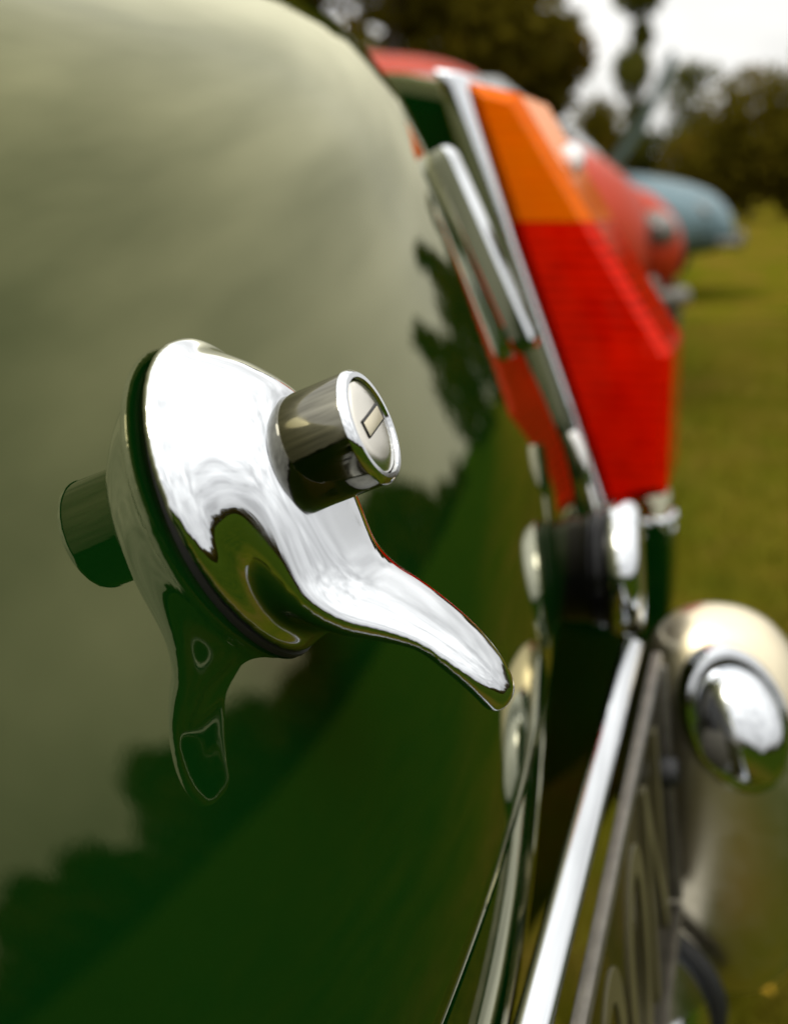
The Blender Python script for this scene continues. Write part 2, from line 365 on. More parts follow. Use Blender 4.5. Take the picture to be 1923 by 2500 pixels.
# the wood all round the field, outside the frame (seen mirrored in paint and chrome)
def tree_line():
    r_ = random.Random(5); B = []
    az = 19.5
    while az < 357:
        if az < 31.5: h, d = r_.uniform(5.6, 8.8), 50
        elif az < 37: h, d = r_.uniform(0.8, 1.6), 52
        elif az < 48: h, d = r_.uniform(2.4, 4.6), 55
        elif az < 75: h, d = r_.uniform(1.8, 4.0), 52
        elif az < 150: h, d = r_.uniform(3.0, 6.0), r_.uniform(50, 60)
        elif az < 265: h, d = r_.uniform(3.0, 5.5), r_.uniform(44, 52)
        else: h, d = r_.uniform(4.0, 9.5), r_.uniform(45, 62)
        x, y = az_pt(az, d); rr = h * (r_.uniform(0.6, 0.95) if 37 <= az < 150 else r_.uniform(0.28, 0.42))
        B += [(x, y, h * 0.35, rr, rr, h * 0.42)] + crown_blobs(x, y, h, rr, h * 0.15, 5, r_)
        az += math.degrees(rr * (1.5 if az < 37 or az > 150 else 1.1) / d)
    v, f = leaves(B, 300000, 0.26, 21)
    return v, f
v, f = tree_line()
tag(mk('far_wood', v, f, M['leaf_dark'], smooth=False, pos=(0, 0, 0)), kind='stuff')

# ------------------------------------------------------------------ the green car
AZ, EL = 0.28179, 0.41183                       # yaw of the car, lean of the boot lid at the handle
HANDLE_H = CAM_H - 0.05257
car = root('classic_car', (-0.03025, 0.21984, 0.0), -AZ)
tag(car, 'dark green classic car in close-up with chrome boot handle and tail lamp', 'car')
H0 = HANDLE_H
def P(o, a, z): return (o, a, z + H0)           # car frame: o to the rear, a to the car's right, z above the handle
ce_, se_ = math.cos(EL), math.sin(EL)
def T3(n_, a, w): return (n_ * ce_ - w * se_, a, n_ * se_ + w * ce_ + H0)   # lid frame: n out of the lid, w up the lid
CO = {(2, 0): -0.00306, (0, 2): 0.07081, (2, 1): 0.05079, (0, 3): -0.24896, (4, 0): -0.00638, (2, 2): -0.02954, (0, 4): -0.62423, (2, 3): 0.22528, (4, 1): -0.02901}
def S(a, w):
    return sum(k * 0.2 * (a / 0.2) ** i * (w / 0.2) ** j for (i, j), k in CO.items())
def Sw(a, w): return (S(a, w + 1e-4) - S(a, w - 1e-4)) / 2e-4
W_SEAM, A_EDGE, W_TOP = -0.1075, 0.327, 0.140
def lid_mesh():
    aa = np.concatenate([[-A_EDGE] , np.linspace(-A_EDGE + 0.002, A_EDGE - 0.002, 120), [A_EDGE]])
    ww = np.linspace(W_SEAM, W_TOP, 110)
    rows = []
    # lower return flange, face, curl over into the deck
    def row(w, dn): return [T3(S(a, w) + dn - (0.0016 if abs(a) > A_EDGE - 0.001 else 0), a, w) for a in aa]
    rows.append([T3(S(a, W_SEAM) - 0.012, a, W_SEAM + 0.0012) for a in aa])
    rows.append([T3(S(a, W_SEAM) - 0.0022, a, W_SEAM - 0.0002) for a in aa])
    rows.append([T3(S(a, W_SEAM) - 0.0006, a, W_SEAM + 0.0003) for a in aa])
    for w in ww[1:]: rows.append(row(w, 0))
    last = [Vector(T3(S(a, W_TOP), a, W_TOP)) for a in aa]
    ang = [math.atan2(-Sw(a, W_TOP), 1.0) for a in aa]         # lean of the lid at the top, measured from w
    pts = [p.copy() for p in last]
    for i in range(40):
        ds = 0.006 + 0.0007 * i; row_ = []
        for j, a in enumerate(aa):
            base_el = math.pi / 2 + EL - 0.0                    # elevation of w is 90-EL deg, forwards
            e_now = (math.pi / 2 - EL) - ang[j]; e_end = R(3)
            s_ = min(1, (i + 1) / 14.0); e = e_now + (e_end - e_now) * s_
            pts[j] = pts[j] + Vector((-math.cos(e) * ds, 0, math.sin(e) * ds)); row_.append(tuple(pts[j]))
        rows.append(row_)
    # folded edge along both sides
    V = []
    for r_ in rows:
        l, q = Vector(r_[0]), Vector(r_[-1])
        V += [tuple(l + Vector((-0.012, 0.002, -0.006)))] + r_ + [tuple(q + Vector((-0.012, -0.002, -0.006)))]
    nv = len(aa) + 2
    return V, [fc[::-1] for fc in grid_faces(len(rows), nv)]
v, f = lid_mesh()
lid = mk('boot_lid', v, f, M['green'], car, sharp=50)
tag(lid, 'glossy dark green boot lid mirroring sky and treeline')

def lower_panel():
    aa = np.linspace(-0.47, 0.47, 130)
    ww = list(np.linspace(W_SEAM - 0.0022, -0.150, 26))
    rows = [[T3(S(a, W_SEAM) - 0.014, a, W_SEAM - 0.0008) for a in aa], [T3(S(a, W_SEAM) - 0.0030, a, W_SEAM - 0.0016) for a in aa]]
    for w in ww: rows.append([T3(S(a, w) - 0.0015 - 0.03 * max(0, (W_SEAM - w)), a, w) for a in aa])
    ex = [Vector(q) for q in rows[-1]]
    for k in range(1, 9): rows.append([tuple(q + Vector((-0.012 * k, 0, -0.028 * k))) for q in ex])
    return sum(rows, []), [fc for fc in grid_faces(len(rows), len(aa))]
v, f = lower_panel(); mk('rear_panel', v, f, M['green'], car, sharp=50)
# rails either side of the lid, a little lower than its face, down into the shut gap
for sgn in (1, -1):
    rows = []
    for w in list(np.linspace(W_SEAM, W_TOP, 40)):
        rows.append([T3(S(0.327, w) - 0.022, sgn * 0.318, w), T3(S(0.331, w) - 0.010, sgn * 0.331, w), T3(S(0.345, w) - 0.012, sgn * 0.345, w), T3(S(0.400, w) - 0.026, sgn * 0.400, w), T3(S(0.440, w) - 0.036, sgn * 0.472, w)])
    e = [Vector(q) for q in rows[-1]]
    for k in range(1, 12): rows.append([tuple(q + Vector((-0.035 * k, 0, 0.0 * k))) for q in e])
    v = sum(rows, []); f = grid_faces(len(rows), 5)
    mk('lid_rail', v, f if sgn < 0 else [q[::-1] for q in f], M['green'], car, sharp=40)

# wings that carry the tail lamps
WING = [(-0.0745, 0.1124), (-0.0275, -0.0068), (-0.0052, -0.0761), (0.0124, -0.1208), (0.0547, -0.1231), (0.0577, -0.1736), (0.05, -0.2558), (0.03, -0.3), (-0.03, -0.42), (-0.6, -0.46), (-0.6, 0.128), (-0.3, 0.128), (-0.1156, 0.1212)]
for sgn in (1, -1):
    WP = np.array(WING); WP = np.array([p_ for i in range(len(WP)) for p_ in ([WP[i]] if i in (8, 9, 10, 11) else [WP[i] * 0.9 + WP[i - 1] * 0.1, WP[i] * 0.9 + WP[(i + 1) % len(WP)] * 0.1])])
    V = []; ring = [(0.463, -0.004, 0.98), (0.4644, -0.0012, 0.995), (0.4677, 0.0, 1), (0.5287, 0.0, 1), (0.5663, -0.004, 1), (0.5969, -0.018, 1), (0.6227, -0.045, 0.99), (0.6462, -0.085, 0.98), (0.6697, -0.145, 0.97), (0.6885, -0.23, 0.96), (0.699, -0.33, 0.95)]
    for a, do, k in ring:
        V += [P(max(-0.60, o + (do if o > -0.5 else 0)), sgn * (a + (0.45 * max(0, z) if a < 0.47 else 0)), z * k) for o, z in WP]
    nW = len(WP); f = grid_faces(len(ring), nW, cv=True) + [tuple(range(nW))[::-1], tuple((len(ring) - 1) * nW + k for k in range(nW))]
    mk('wing', V, [q[::-1] for q in f] if sgn > 0 else f, M['green'], car, sharp=38)

# ---- boot handle -----------------------------------------------------------
def surface_nets(fn, lo, hi, step):
    lo = np.array(lo, float); n = np.ceil((np.array(hi) - lo) / step).astype(int) + 1
    ax = [lo[i] + step * np.arange(n[i]) for i in range(3)]
    X, Y, Z_ = np.meshgrid(*ax, indexing='ij'); F = fn(X, Y, Z_)
    I = F < 0
    c = np.stack([I[i:n[0] - 1 + i, j:n[1] - 1 + j, k:n[2] - 1 + k] for i in (0, 1) for j in (0, 1) for k in (0, 1)]).sum(0)
    act = (c > 0) & (c < 8); idx = -np.ones(act.shape, int); idx[act] = np.arange(act.sum())
    ijk = np.argwhere(act); acc = np.zeros((len(ijk), 3)); cnt = np.zeros(len(ijk))
    off = [(i, j, k) for i in (0, 1) for j in (0, 1) for k in (0, 1)]
    for p_ in off:
        for d in range(3):
            if p_[d]: continue
            q_ = list(p_); q_[d] = 1
            A_ = F[tuple((ijk + p_).T)]; B_ = F[tuple((ijk + q_).T)]; s = (A_ < 0) != (B_ < 0)
            t = np.where(s, A_ / np.where(s, A_ - B_, 1), 0)
            pos = ijk + np.array(p_, float); pos[:, d] += t
            acc[s] += pos[s]; cnt[s] += 1
    V = lo + step * acc / cnt[:, None]
    faces = []
    for d in range(3):
        e = [(0, 0, 0)] * 4; u, w = (d + 1) % 3, (d + 2) % 3
        sl0 = [slice(1, n[k] - 1) for k in range(3)]; sl0[d] = slice(0, n[d] - 1)
        sl1 = list(sl0); sl1[d] = slice(1, n[d])
        a_, b_ = I[tuple(sl0)], I[tuple(sl1)]
        loc = np.argwhere(a_ != b_); start = np.array([1, 1, 1]); start[d] = 0
        g = loc + start
        qd = []
        for (du, dw) in ((-1, -1), (0, -1), (0, 0), (-1, 0)):
            h = g.copy(); h[:, u] += du; h[:, w] += dw; qd.append(idx[tuple(h.T)])
        qd = np.array(qd).T; inside = a_[tuple(loc.T)]
        qd[~inside] = qd[~inside][:, ::-1]
        faces.append(qd)
    faces = np.concatenate(faces)
    for _ in range(6):                                            # pull the vertices onto the surface
        h = 0.05 * step; f0 = fn(*V.T)
        G = np.stack([(fn(*(V + h * np.eye(3)[i]).T) - fn(*(V - h * np.eye(3)[i]).T)) / (2 * h) for i in range(3)], 1)
        V = V - 0.8 * np.clip(f0 / (np.einsum('ij,ij->i', G, G) + 1e-6), -step, step)[:, None] * G
    adj = np.arange(len(V))                                        # keep the one connected shell
    for _ in range(400):
        m_ = adj[faces].min(1); new = adj.copy(); np.minimum.at(new, faces.ravel(), np.repeat(m_, 4)); new = new[new]
        if (new == adj).all(): break
        adj = new
    keep = adj == np.bincount(adj).argmax(); rem = np.cumsum(keep) - 1
    faces = rem[faces[keep[faces].all(1)]]; V = V[keep]
    return V, faces
def smin(a, b, k):
    h = np.clip(0.5 + 0.5 * (b - a) / k, 0, 1); return b * (1 - h) + a * h - k * h * (1 - h)
def smax(a, b, k): return -smin(-a, -b, k)
SP = np.array([  # blade spine: out, w, half width, half thickness (mm)
    (9.5, -6.0, 15.5, 6.4), (10.0, -13.0, 18.0, 6.2), (11.6, -20.5, 18.4, 5.6), (15.2, -26.3, 16.4, 4.6), (20.6, -31.0, 13.6, 3.6), (25.6, -36.0, 11.2, 2.6), (29.0, -42.0, 9.8, 2.7), (31.2, -47.5, 8.0, 2.8), (32.0, -51.5, 5.8, 2.8)])
def resample(Pn, n):
    t = np.arange(len(Pn)); u = np.linspace(0, len(Pn) - 1, n)
    out = np.zeros((n, Pn.shape[1]))
    for j in range(n):                                            # Catmull-Rom
        i = min(int(u[j]), len(Pn) - 2); s = u[j] - i
        p0, p1, p2, p3 = Pn[max(i - 1, 0)], Pn[i], Pn[i + 1], Pn[min(i + 2, len(Pn) - 1)]
        out[j] = 0.5 * ((2 * p1) + (-p0 + p2) * s + (2 * p0 - 5 * p1 + 4 * p2 - p3) * s ** 2 + (-p0 + 3 * p1 - 3 * p2 + p3) * s ** 3)
    return out
SPD = resample(SP, 90)
OH = np.array([0.0, 2.2, 3.8, 7.0, 10.0, 13.0, 15.0, 17.0, 22.0])                 # height above the lid
HWD = np.array([27.0, 26.9, 23.6, 21.6, 20.2, 18.4, 16.4, 13.2, 8.0])              # half width
WUP = np.array([29.0, 28.8, 26.0, 23.6, 21.0, 17.6, 15.0, 12.9, 9.0])              # upper extent
WDN = np.array([-33.0, -32.6, -31.8, -31.0, -30.0, -28.6, -27.2, -26.0, -23.0])    # lower extent
_fine = np.linspace(0, 22, 200)
def _smooth(tab):
    y_ = np.interp(_fine, OH, tab)
    for _ in range(25): y_[1:-1] = 0.25 * y_[:-2] + 0.5 * y_[1:-1] + 0.25 * y_[2:]
    return y_
HWD, WUP, WDN = _smooth(HWD), _smooth(WUP), _smooth(WDN); OH = _fine
def handle_sdf(o, a, w):
    hw = np.interp(o, OH, HWD); wu = np.interp(o, OH, WUP); wd = np.interp(o, OH, WDN)
    c = (wu + wd) / 2 + 3.5; y = w - c
    hh = np.where(y > 0, wu - c, c - wd)
    ty = y / hh
    hw2 = hw * np.where(y < 0, 1 - 0.18 * ty ** 2, 1.0)
    rr = np.sqrt((a / hw2) ** 2 + ty ** 2) + 1e-9
    dome = (rr - 1) * np.minimum(hw2, hh) * 0.85
    dome = smax(dome, o - 16.2, 2.5)
    dome = smax(dome, -o - 0.0, 0.2)
    shp = o.shape; of, af, wf = o.ravel(), a.ravel(), w.ravel()
    best = np.full(of.shape, 1e9); bk = np.zeros(of.shape, int)
    nrm = np.gradient(SPD[:, :2], axis=0); nrm /= np.linalg.norm(nrm, axis=1)[:, None]; nrm = np.stack([nrm[:, 1] * -1, nrm[:, 0]], 1)
    for k in range(len(SPD)):
        b = SPD[k, 2]
        sag = 0.3 * np.minimum((af / b) ** 2, 1.3)                 # edges droop: hollow underneath
        d = np.hypot(of - (SPD[k, 0] - nrm[k, 0] * sag), wf - (SPD[k, 1] - nrm[k, 1] * sag))
        q = np.sqrt((d / SPD[k, 3]) ** 2 + np.abs(af / b) ** 3.4) - 1
        q = q * SPD[k, 3]
        best = np.minimum(best, q)
    return smin(dome, best.reshape(shp), 4.5)
V, Fq = surface_nets(handle_sdf, (-1.2, -30, -56), (37, 30, 31), 0.62)
def taubin(V, F, n):
    E_ = np.concatenate([F[:, [0, 1]], F[:, [1, 2]], F[:, [2, 3]], F[:, [3, 0]]]); E_ = np.concatenate([E_, E_[:, ::-1]])
    cnt = np.bincount(E_[:, 0], minlength=len(V))[:, None]
    for k in range(n):
        acc = np.zeros_like(V); np.add.at(acc, E_[:, 0], V[E_[:, 1]])
        V = V + (0.5 if k % 2 == 0 or k > 26 else -0.52) * (acc / cnt - V)
    return V
V = taubin(V, Fq, 40)
V = np.array([T3(q[0] / 1000 + 0.0012, q[1] / 1000, q[2] / 1000) for q in V])
handle = mk('boot_handle', V, Fq.tolist(), M['chrome'], car, sharp=None)
tag(handle, 'polished chrome boot handle with curved finger lever')
# dark rubber seat under the handle
def egg(s, n=64):
    out = []
    for k in range(n):
        t = 2 * math.pi * k / n; w = math.sin(t); a = math.cos(t)
        hh = 27.7 if w > 0 else 34.8
        hw = 26.6 * (1 - 0.18 * w * w if w < 0 else 1)
        out.append((a * (hw + s), 0.25 + w * (31.0 + s) if w > 0 else 0.25 + w * (32.0 + s)))
    return out
rows = []
for hgt, s in ((-0.0012, -1.4), (0.0006, -1.2), (0.0013, -1.5), (0.0014, -3.5)):
    rows += [T3(S(a / 1000, w / 1000) + hgt, a / 1000, (w - 3) / 1000) for a, w in egg(s)]
mk('gasket', rows, [q[::-1] for q in grid_faces(4, 64, cv=True)], M['black'], handle)
# push button with its lock
ax_n = Vector((ce_, 0, se_)); ax_w = Vector((-se_, 0, ce_)); ax_a = Vector((0, 1, 0))
bc = Vector(T3(0, 0, 0.0012))
def turned(name, prof, m, parent, cap0=True, cap1=True, seg=64, base=bc):
    v, f = lathe([(h / 1000, r / 1000) for h, r in prof], seg, base, ax_n, cap0, cap1); return mk(name, v, f, m, parent, sharp=40)
turned('collar', [(14.0, 11.9), (16.2, 12.15), (16.7, 11.9), (16.8, 11.2), (15.5, 11.0)], M['chrome'], handle, cap1=False)
M['dark_reflection'] = mat_chrome('button_dark_reflection', (0.13, 0.125, 0.10), 0.05)  # button chrome darkened in its colour, standing in for dark surroundings mirrored there
turned('push_button', [(12.0, 10.55), (16.9, 10.6), (29.3, 10.6), (30.3, 10.35), (30.8, 9.8), (30.8, 9.1), (30.2, 8.85), (29.2, 8.8)], M['dark_reflection'], handle, cap0=True, cap1=True)
turned('button_rim', [(29.6, 10.72), (30.4, 10.5), (30.95, 9.9), (30.95, 9.0), (30.3, 8.8)], M['chrome'], handle, cap0=False, cap1=False)
turned('lock_face', [(29.0, 8.62), (30.2, 8.62), (30.5, 8.3), (30.75, 6.0), (30.85, 3.0), (30.88, 0.3)], M['steel'], handle)
rotm = Matrix((ax_n, ax_a, ax_w)).transposed()
def facebox(name, n0, a0, w0, sn, sa, sw, m, bev):
    c = Vector(T3(n0 / 1000, a0 / 1000, w0 / 1000)); return from_bm(name, box_bm(c.x, c.y, c.z, sn / 1000, sa / 1000, sw / 1000, bev / 1000, 2, rotm), m, handle)
rotm = rotm @ Matrix.Rotation(R(9), 3, 'X')
facebox('key_slot', 30.90, 0.6, 2.0, 0.36, 10.6, 3.4, M['black'], 0.12)
facebox('slot_shutter', 30.98, 0.3, 1.9, 0.36, 9.8, 2.6, M['slot'], 0.12)

# ---- chrome badge bar on the lid's far edge ---------------------------------
rows = []
wb = np.linspace(0.0790, -0.0100, 30)
sec = [(-0.007, 0.0006), (-0.007, 0.0080), (-0.0052, 0.0096), (0.0052, 0.0096), (0.007, 0.0080), (0.007, 0.0006)]
for i, w in enumerate(wb):
    k = 1.0 if 0 < i < 29 else 0.82
    rows += [T3(S(0.300, w) + h * k + (0.0014 * (1 - k)), 0.303 + a * k + (0.079 - w) * 0.05, w) for a, h in sec]
bf = grid_faces(len(wb), 6, cv=True) + [tuple(range(6))[::-1], tuple((len(wb) - 1) * 6 + k for k in range(6))]
bdg = mk('badge_bar', rows, bf, M['chrome'], car, sharp=30)
rows = []
for w in (0.070, 0.0):
    v, f = lathe([(-0.004, 0.003), (0.0028, 0.003)], 12, T3(S(0.305, w), 0.305, w), ax_n); mk('badge_pin', v, f, M['black'], bdg)

# ---- tail lamp --------------------------------------------------------------
LA0, LA1 = 0.4688, 0.5663
bez = [(-0.0815, 0.1171), (-0.0657, 0.1147), (-0.0345, 0.0261), (-0.0016, -0.0585), (0.0207, -0.1184), (0.0248, -0.1237), (0.0119, -0.1249), (-0.0134, -0.075), (-0.0369, -0.008), (-0.0768, 0.1036)]
lamp = from_bm('tail_lamp', prism([(o, z + H0) for o, z in bez], LA0 - 0.006, LA1 - 0.022, 0.0022, 3), M['chrome'], car, sharp=35)
tag(lamp, 'chrome-edged tail lamp with amber lens over red lens')
def lens(name, poly, m, rib):
    bm = prism([(o, z + H0) for o, z in poly], LA0, LA1)
    eds = [e for e in bm.edges if all(abs(q.co.y - LA0) < 1e-5 for q in e.verts) and not all(abs(q.co.z - H0 - ZS) < 0.002 for q in e.verts)]
    bmesh.ops.bevel(bm, geom=eds, offset=0.006, segments=1, profile=0.5, affect='EDGES', clamp_overlap=True)
    o = from_bm(name, bm, m, lamp, sharp=12)
    inner = []
    return o
ZS = 0.0384
amb = [(-0.0663, 0.1112), (-0.0369, 0.1042), (0.0054, 0.0384), (-0.0392, 0.0384)]
redp = [(-0.0395, 0.0379), (0.0056, 0.0379), (0.05, -0.0309), (0.0512, -0.1078), (0.0183, -0.1178)]
lens('amber_lens', amb, M['amber'], 0); lens('red_lens', redp, M['redlens'], 0)
# ribbed reflector inside, seen through the plastic
def ribs(name, p0, p1, depth0, depth1, n, m):
    parts = []
    for k in range(n):
        t = (k + 0.5) / n; o = p0[0] + (p1[0] - p0[0]) * t; z = p0[1] + (p1[1] - p0[1]) * t; d = depth0 + (depth1 - depth0) * t
        bm = box_bm(o + d / 2 + 0.003, (LA0 + LA1) / 2, z + H0, d, LA1 - LA0 - 0.016, abs(p1[1] - p0[1]) / n * 0.55, 0.0006, 1)
        bm.verts.index_update(); parts.append(([tuple(q.co) for q in bm.verts], [[q.index for q in fc.verts] for fc in bm.faces])); bm.free()
    v, f = join(parts); return mk(name, v, f, m, lamp, sharp=30)
ribs('reflector', (-0.058, 0.1012), (-0.0381, 0.0449), 0.016, 0.026, 3, M['reflector'])
ribs('reflector', (-0.0322, 0.0308), (0.0195, -0.1055), 0.024, 0.021, 12, M['reflector'])
from_bm('divider', box_bm(-0.0157, (LA0 + LA1) / 2, ZS + H0, 0.034, LA1 - LA0 - 0.012, 0.0016), M['black'], lamp)
from_bm('divider', box_bm(-0.0087, LA0 + 0.010, H0 + -0.0151, 0.0016, 0.002, 0.080, 0, 1, Matrix.Rotation(R(-22), 3, 'Y')), M['black'], lamp)
from_bm('divider', box_bm(0.0348, (LA0 + LA1) / 2, H0 + -0.0979, 0.022, LA1 - LA0 - 0.012, 0.0014), M['black'], lamp)
from_bm('divider', box_bm(0.0459, LA0 + 0.006, H0 + -0.0679, 0.0014, 0.003, 0.064), M['black'], lamp)
for (o, z) in ((-0.0251, 0.0683), (0.0054, -0.0444)):
    v, f = lathe([(0, .005), (.004, .0075), (.012, .009), (.017, .006), (.019, .001)], 16, P(o, LA0 + 0.048, z), (1, 0, 0.3)); mk('bulb', v, f, M['bulb'], lamp)
# chrome rim where the lamp meets the wing below it
for k, (zz, rr) in enumerate(((-0.1225, 0.0026), (-0.1302, 0.0018))):
    path = [P(0.0084, LA0 - 0.004, zz), P(0.0366, LA0 - 0.0045, zz), P(0.0501, LA0 - 0.001, zz), P(0.0543, LA0 + 0.009, zz), P(0.0548, LA0 + 0.022, zz), P(0.0507, LA0 + 0.036, zz - 0.004)]
    pr = resample(np.array(path), 40); v, f = tube(pr, rr, 10); mk('rim', v, f, M['chrome'], lamp)

# ---- reversing lamp on the lower panel --------------------------------------
rc = Vector(P(0.0265, 0.300, -0.1020)); rax = Vector((0.985, 0.05, 0.10)).normalized()
def rl(name, prof, m, parent, seg=56, cap0=True, cap1=True):
    v, f = lathe([(h / 1000, r / 1000) for h, r in prof], seg, rc, rax, cap0, cap1); return mk(name, v, f, m, parent, sharp=40)
rev = rl('reversing_lamp', [(-6, 22.0), (4.0, 22.5), (6.0, 24.0), (7.5, 23.0), (9.0, 25.0), (11.0, 24.4), (13.0, 26.8), (14.8, 27.0)], M['rubber'], car)
tag(rev, 'round lamp on black rubber base with polished chrome bezel')
rl('bezel', [(14.8, 28.2), (16.0, 29.0), (22.0, 29.0), (25.0, 27.6), (26.4, 25.2), (26.0, 23.6), (24.0, 23.0)], M['chrome'], rev, cap1=False)
rl('lens', [(22.0, 23.2), (24.6, 22.8), (26.2, 18.0), (27.0, 10.0), (27.2, 1.0)], M['clear'], rev)
# chrome lug that holds the lamp to the panel above it
lg = resample(np.array([P(0.0195, 0.306, -0.0445), P(0.0240, 0.305, -0.0530), P(0.0285, 0.303, -0.0660), P(0.0340, 0.301, -0.0820)]), 20)
v, f = tube(lg, [0.0016 + 0.0022 * math.sin(math.pi * min(1, (i + 2) / 14)) ** 0.5 for i in range(20)], 16)
mk('lug', v, f, M['chrome_worn'], rev)

# ---- number plate ------------------------------------------------------------
TL = math.atan2(0.0122, 0.1062)
pn = Vector((math.cos(TL), 0, math.sin(TL))); pdn = Vector((math.sin(TL), 0, -math.cos(TL)))
def bar_z(a): return -0.1195 + (a - 0.26) * 0.045
PR = Matrix((pn, Vector((0, 1, 0)), -pdn)).transposed()
roll = Matrix.Rotation(math.atan(0.045), 3, 'X')
pc = Vector(P(0.0625, 0.0, bar_z(0.0) - 0.003))
def plate_box(name, dn, dd, sa, a, sn, sd, m, parent, bev, seg=2):
    c = pc + pn * dn + pdn * dd + Vector((0, a, a * 0.045))
    return from_bm(name, box_bm(c.x, c.y, c.z, sn, sa, sd, bev, seg, roll @ PR), m, parent, sharp=40)
plate = plate_box('number_plate', 0.0, 0.0555, 0.524, 0.0, 0.0030, 0.111, M['plate'], car, 0.0008)
tag(plate, 'black number plate with raised silver characters, seen almost edge-on')
# pressed silver border
plate_box('border', 0.0006, 0.0012, 0.524, 0.0, 0.0042, 0.0050, M['edge'], plate, 0.0012)
plate_box('border', 0.0016, 0.1100, 0.524, 0.0, 0.0055, 0.0040, M['edge'], plate, 0.0012)
plate_box('border', 0.0016, 0.0555, 0.004, 0.2610, 0.0055, 0.1040, M['edge'], plate, 0.0012)
def character(ch, a):
    cu = bpy.data.curves.new('character', 'FONT'); cu.body = ch; cu.size = 1.0; cu.extrude = 0.012; cu.bevel_depth = 0.004; cu.offset = -0.012; cu.align_x = 'CENTER'
    ob = bpy.data.objects.new('tmp', cu); col.objects.link(ob); dg = bpy.context.evaluated_depsgraph_get()
    me = bpy.data.meshes.new_from_object(ob.evaluated_get(dg)); vv = np.array([tuple(q.co) for q in me.vertices]); ff = [tuple(p_.vertices) for p_ in me.polygons]
    bpy.data.objects.remove(ob); bpy.data.meshes.remove(me)
    lo, hi = vv.min(0), vv.max(0)
    vv[:, 0] = (vv[:, 0] - (lo[0] + hi[0]) / 2) / (hi[0] - lo[0]) * 0.050; vv[:, 1] = (vv[:, 1] - lo[1]) / (hi[1] - lo[1]) * 0.080; vv[:, 2] = vv[:, 2] * 0.025
    out = []
    for x, y, z in vv:
        q = pc + pdn * (0.0955 - y) + pn * (0.0018 + z) + Vector((0, a + x, (a + x) * 0.045)); out.append(tuple(q))
    mk('character', out, ff, M['digit'], plate, sharp=40)
for ch, a in (('0', 0.081), ('0', 0.143), ('N', 0.205)): character(ch, a)
v, f = lathe([(0, .0062), (.004, .0062), (.006, .005), (.0066, .001)], 20, pc + pdn * 0.042 + pn * 0.0015 + Vector((0, 0.246, 0.011)), pn); mk('screw_cap', v, f, M['black'], plate)
# chrome bar along the plate's top edge
c = Vector(P(0.0535, 0.0, bar_z(0.0)))
holder = from_bm('plate_holder', box_bm(c.x, c.y, c.z, 0.0086, 0.522, 0.0075, 0.0024, 4, roll @ Matrix.Rotation(R(14), 3, 'Y')), M['chrome'], car, sharp=None)
tag(holder, 'bright chrome bar along the top of the number plate')
for a in (-0.22, 0.02):
    from_bm('bracket', box_bm(0.044, a, H0 + bar_z(a) - 0.016, 0.022, 0.018, 0.010, 0.002, 2), M['black'], holder)

# ---- overrider, plate lamp and bumper ----------------------------------------
def overrider(sgn):
    nu, nv = 48, 64; V = []
    for i in range(nu):
        u = math.pi * i / (nu - 1)                                  # across the width: from inner flank to outer flank
        a = -math.cos(u)
        s = max(1e-3, math.sin(u)) ** 0.78
        for j in range(nv):
            t = 2 * math.pi * j / nv; c_, s_ = math.cos(t), math.sin(t)
            e = 2 / 2.35
            o = 0.0915 + 0.0440 * s * math.copysign(abs(c_) ** e, c_) + 0.010 * (1 - s) * 0
            z = -0.204 + 0.0900 * s * math.copysign(abs(s_) ** e, s_)
            o += 0.010 * (-(z + 0.204) / 0.09) * 0.6
            V.append(P(o, sgn * (0.305 + 0.035 * a), z))
    return V, grid_faces(nu, nv, cv=True)
for sgn in (1,):
    v, f = overrider(sgn); ov = mk('overrider', v, f if sgn < 0 else [q[::-1] for q in f], M['chrome_old'], car, sharp=None)
    if sgn > 0: ovr = ov
tag(ovr, 'tall rounded chrome overrider beside the number plate')
# lamp that shines on the plate, on the overrider's inner flank
pl_c = Vector(P(0.0950, 0.2700, -0.1500)); pax = Vector((0.30, -0.93, 0.20)).normalized()
pu = (Vector((0.36, 0, -0.93)) - pax * Vector((0.36, 0, -0.93)).dot(pax)).normalized(); pv = pax.cross(pu)
def oval(prof, seg=48, sx_=1.0, sy=1.0, sh=(0, 0)):
    V = []
    for h, r, du in prof:
        for k in range(seg):
            t = 2 * math.pi * k / seg; V.append(tuple(pl_c + pax * h + pu * (math.cos(t) * r * sx_ + du) + pv * math.sin(t) * r * sy))
    return V, grid_faces(len(prof), seg, cv=True) + [tuple((len(prof) - 1) * seg + k for k in range(seg))]
v, f = oval([(-.008, .031, 0), (.002, .031, 0), (.0042, .0295, 0), (.0046, .027, 0)], sy=0.66)
plamp = mk('plate_lamp', v, f, M['chrome'], car, sharp=40); tag(plamp, 'hooded chrome lamp on the overrider flank')
v, f = oval([(.003, .0235, 0), (.009, .0232, .001), (.015, .0205, .003), (.0195, .0155, .006), (.0215, .009, .008), (.022, .001, .009)], sy=0.70)
mk('hood', v, f, M['chrome'], plamp, sharp=40)
lc = pl_c + pax * 0.0125 + pv * -0.0085 + pu * 0.004
v, f = lathe([(-.004, .0105), (.0035, .0102), (.006, .007), (.007, .001)], 28, lc, (pax * 0.8 - pv * 0.55).normalized()); mk('lens', v, f, M['clear'], plamp)
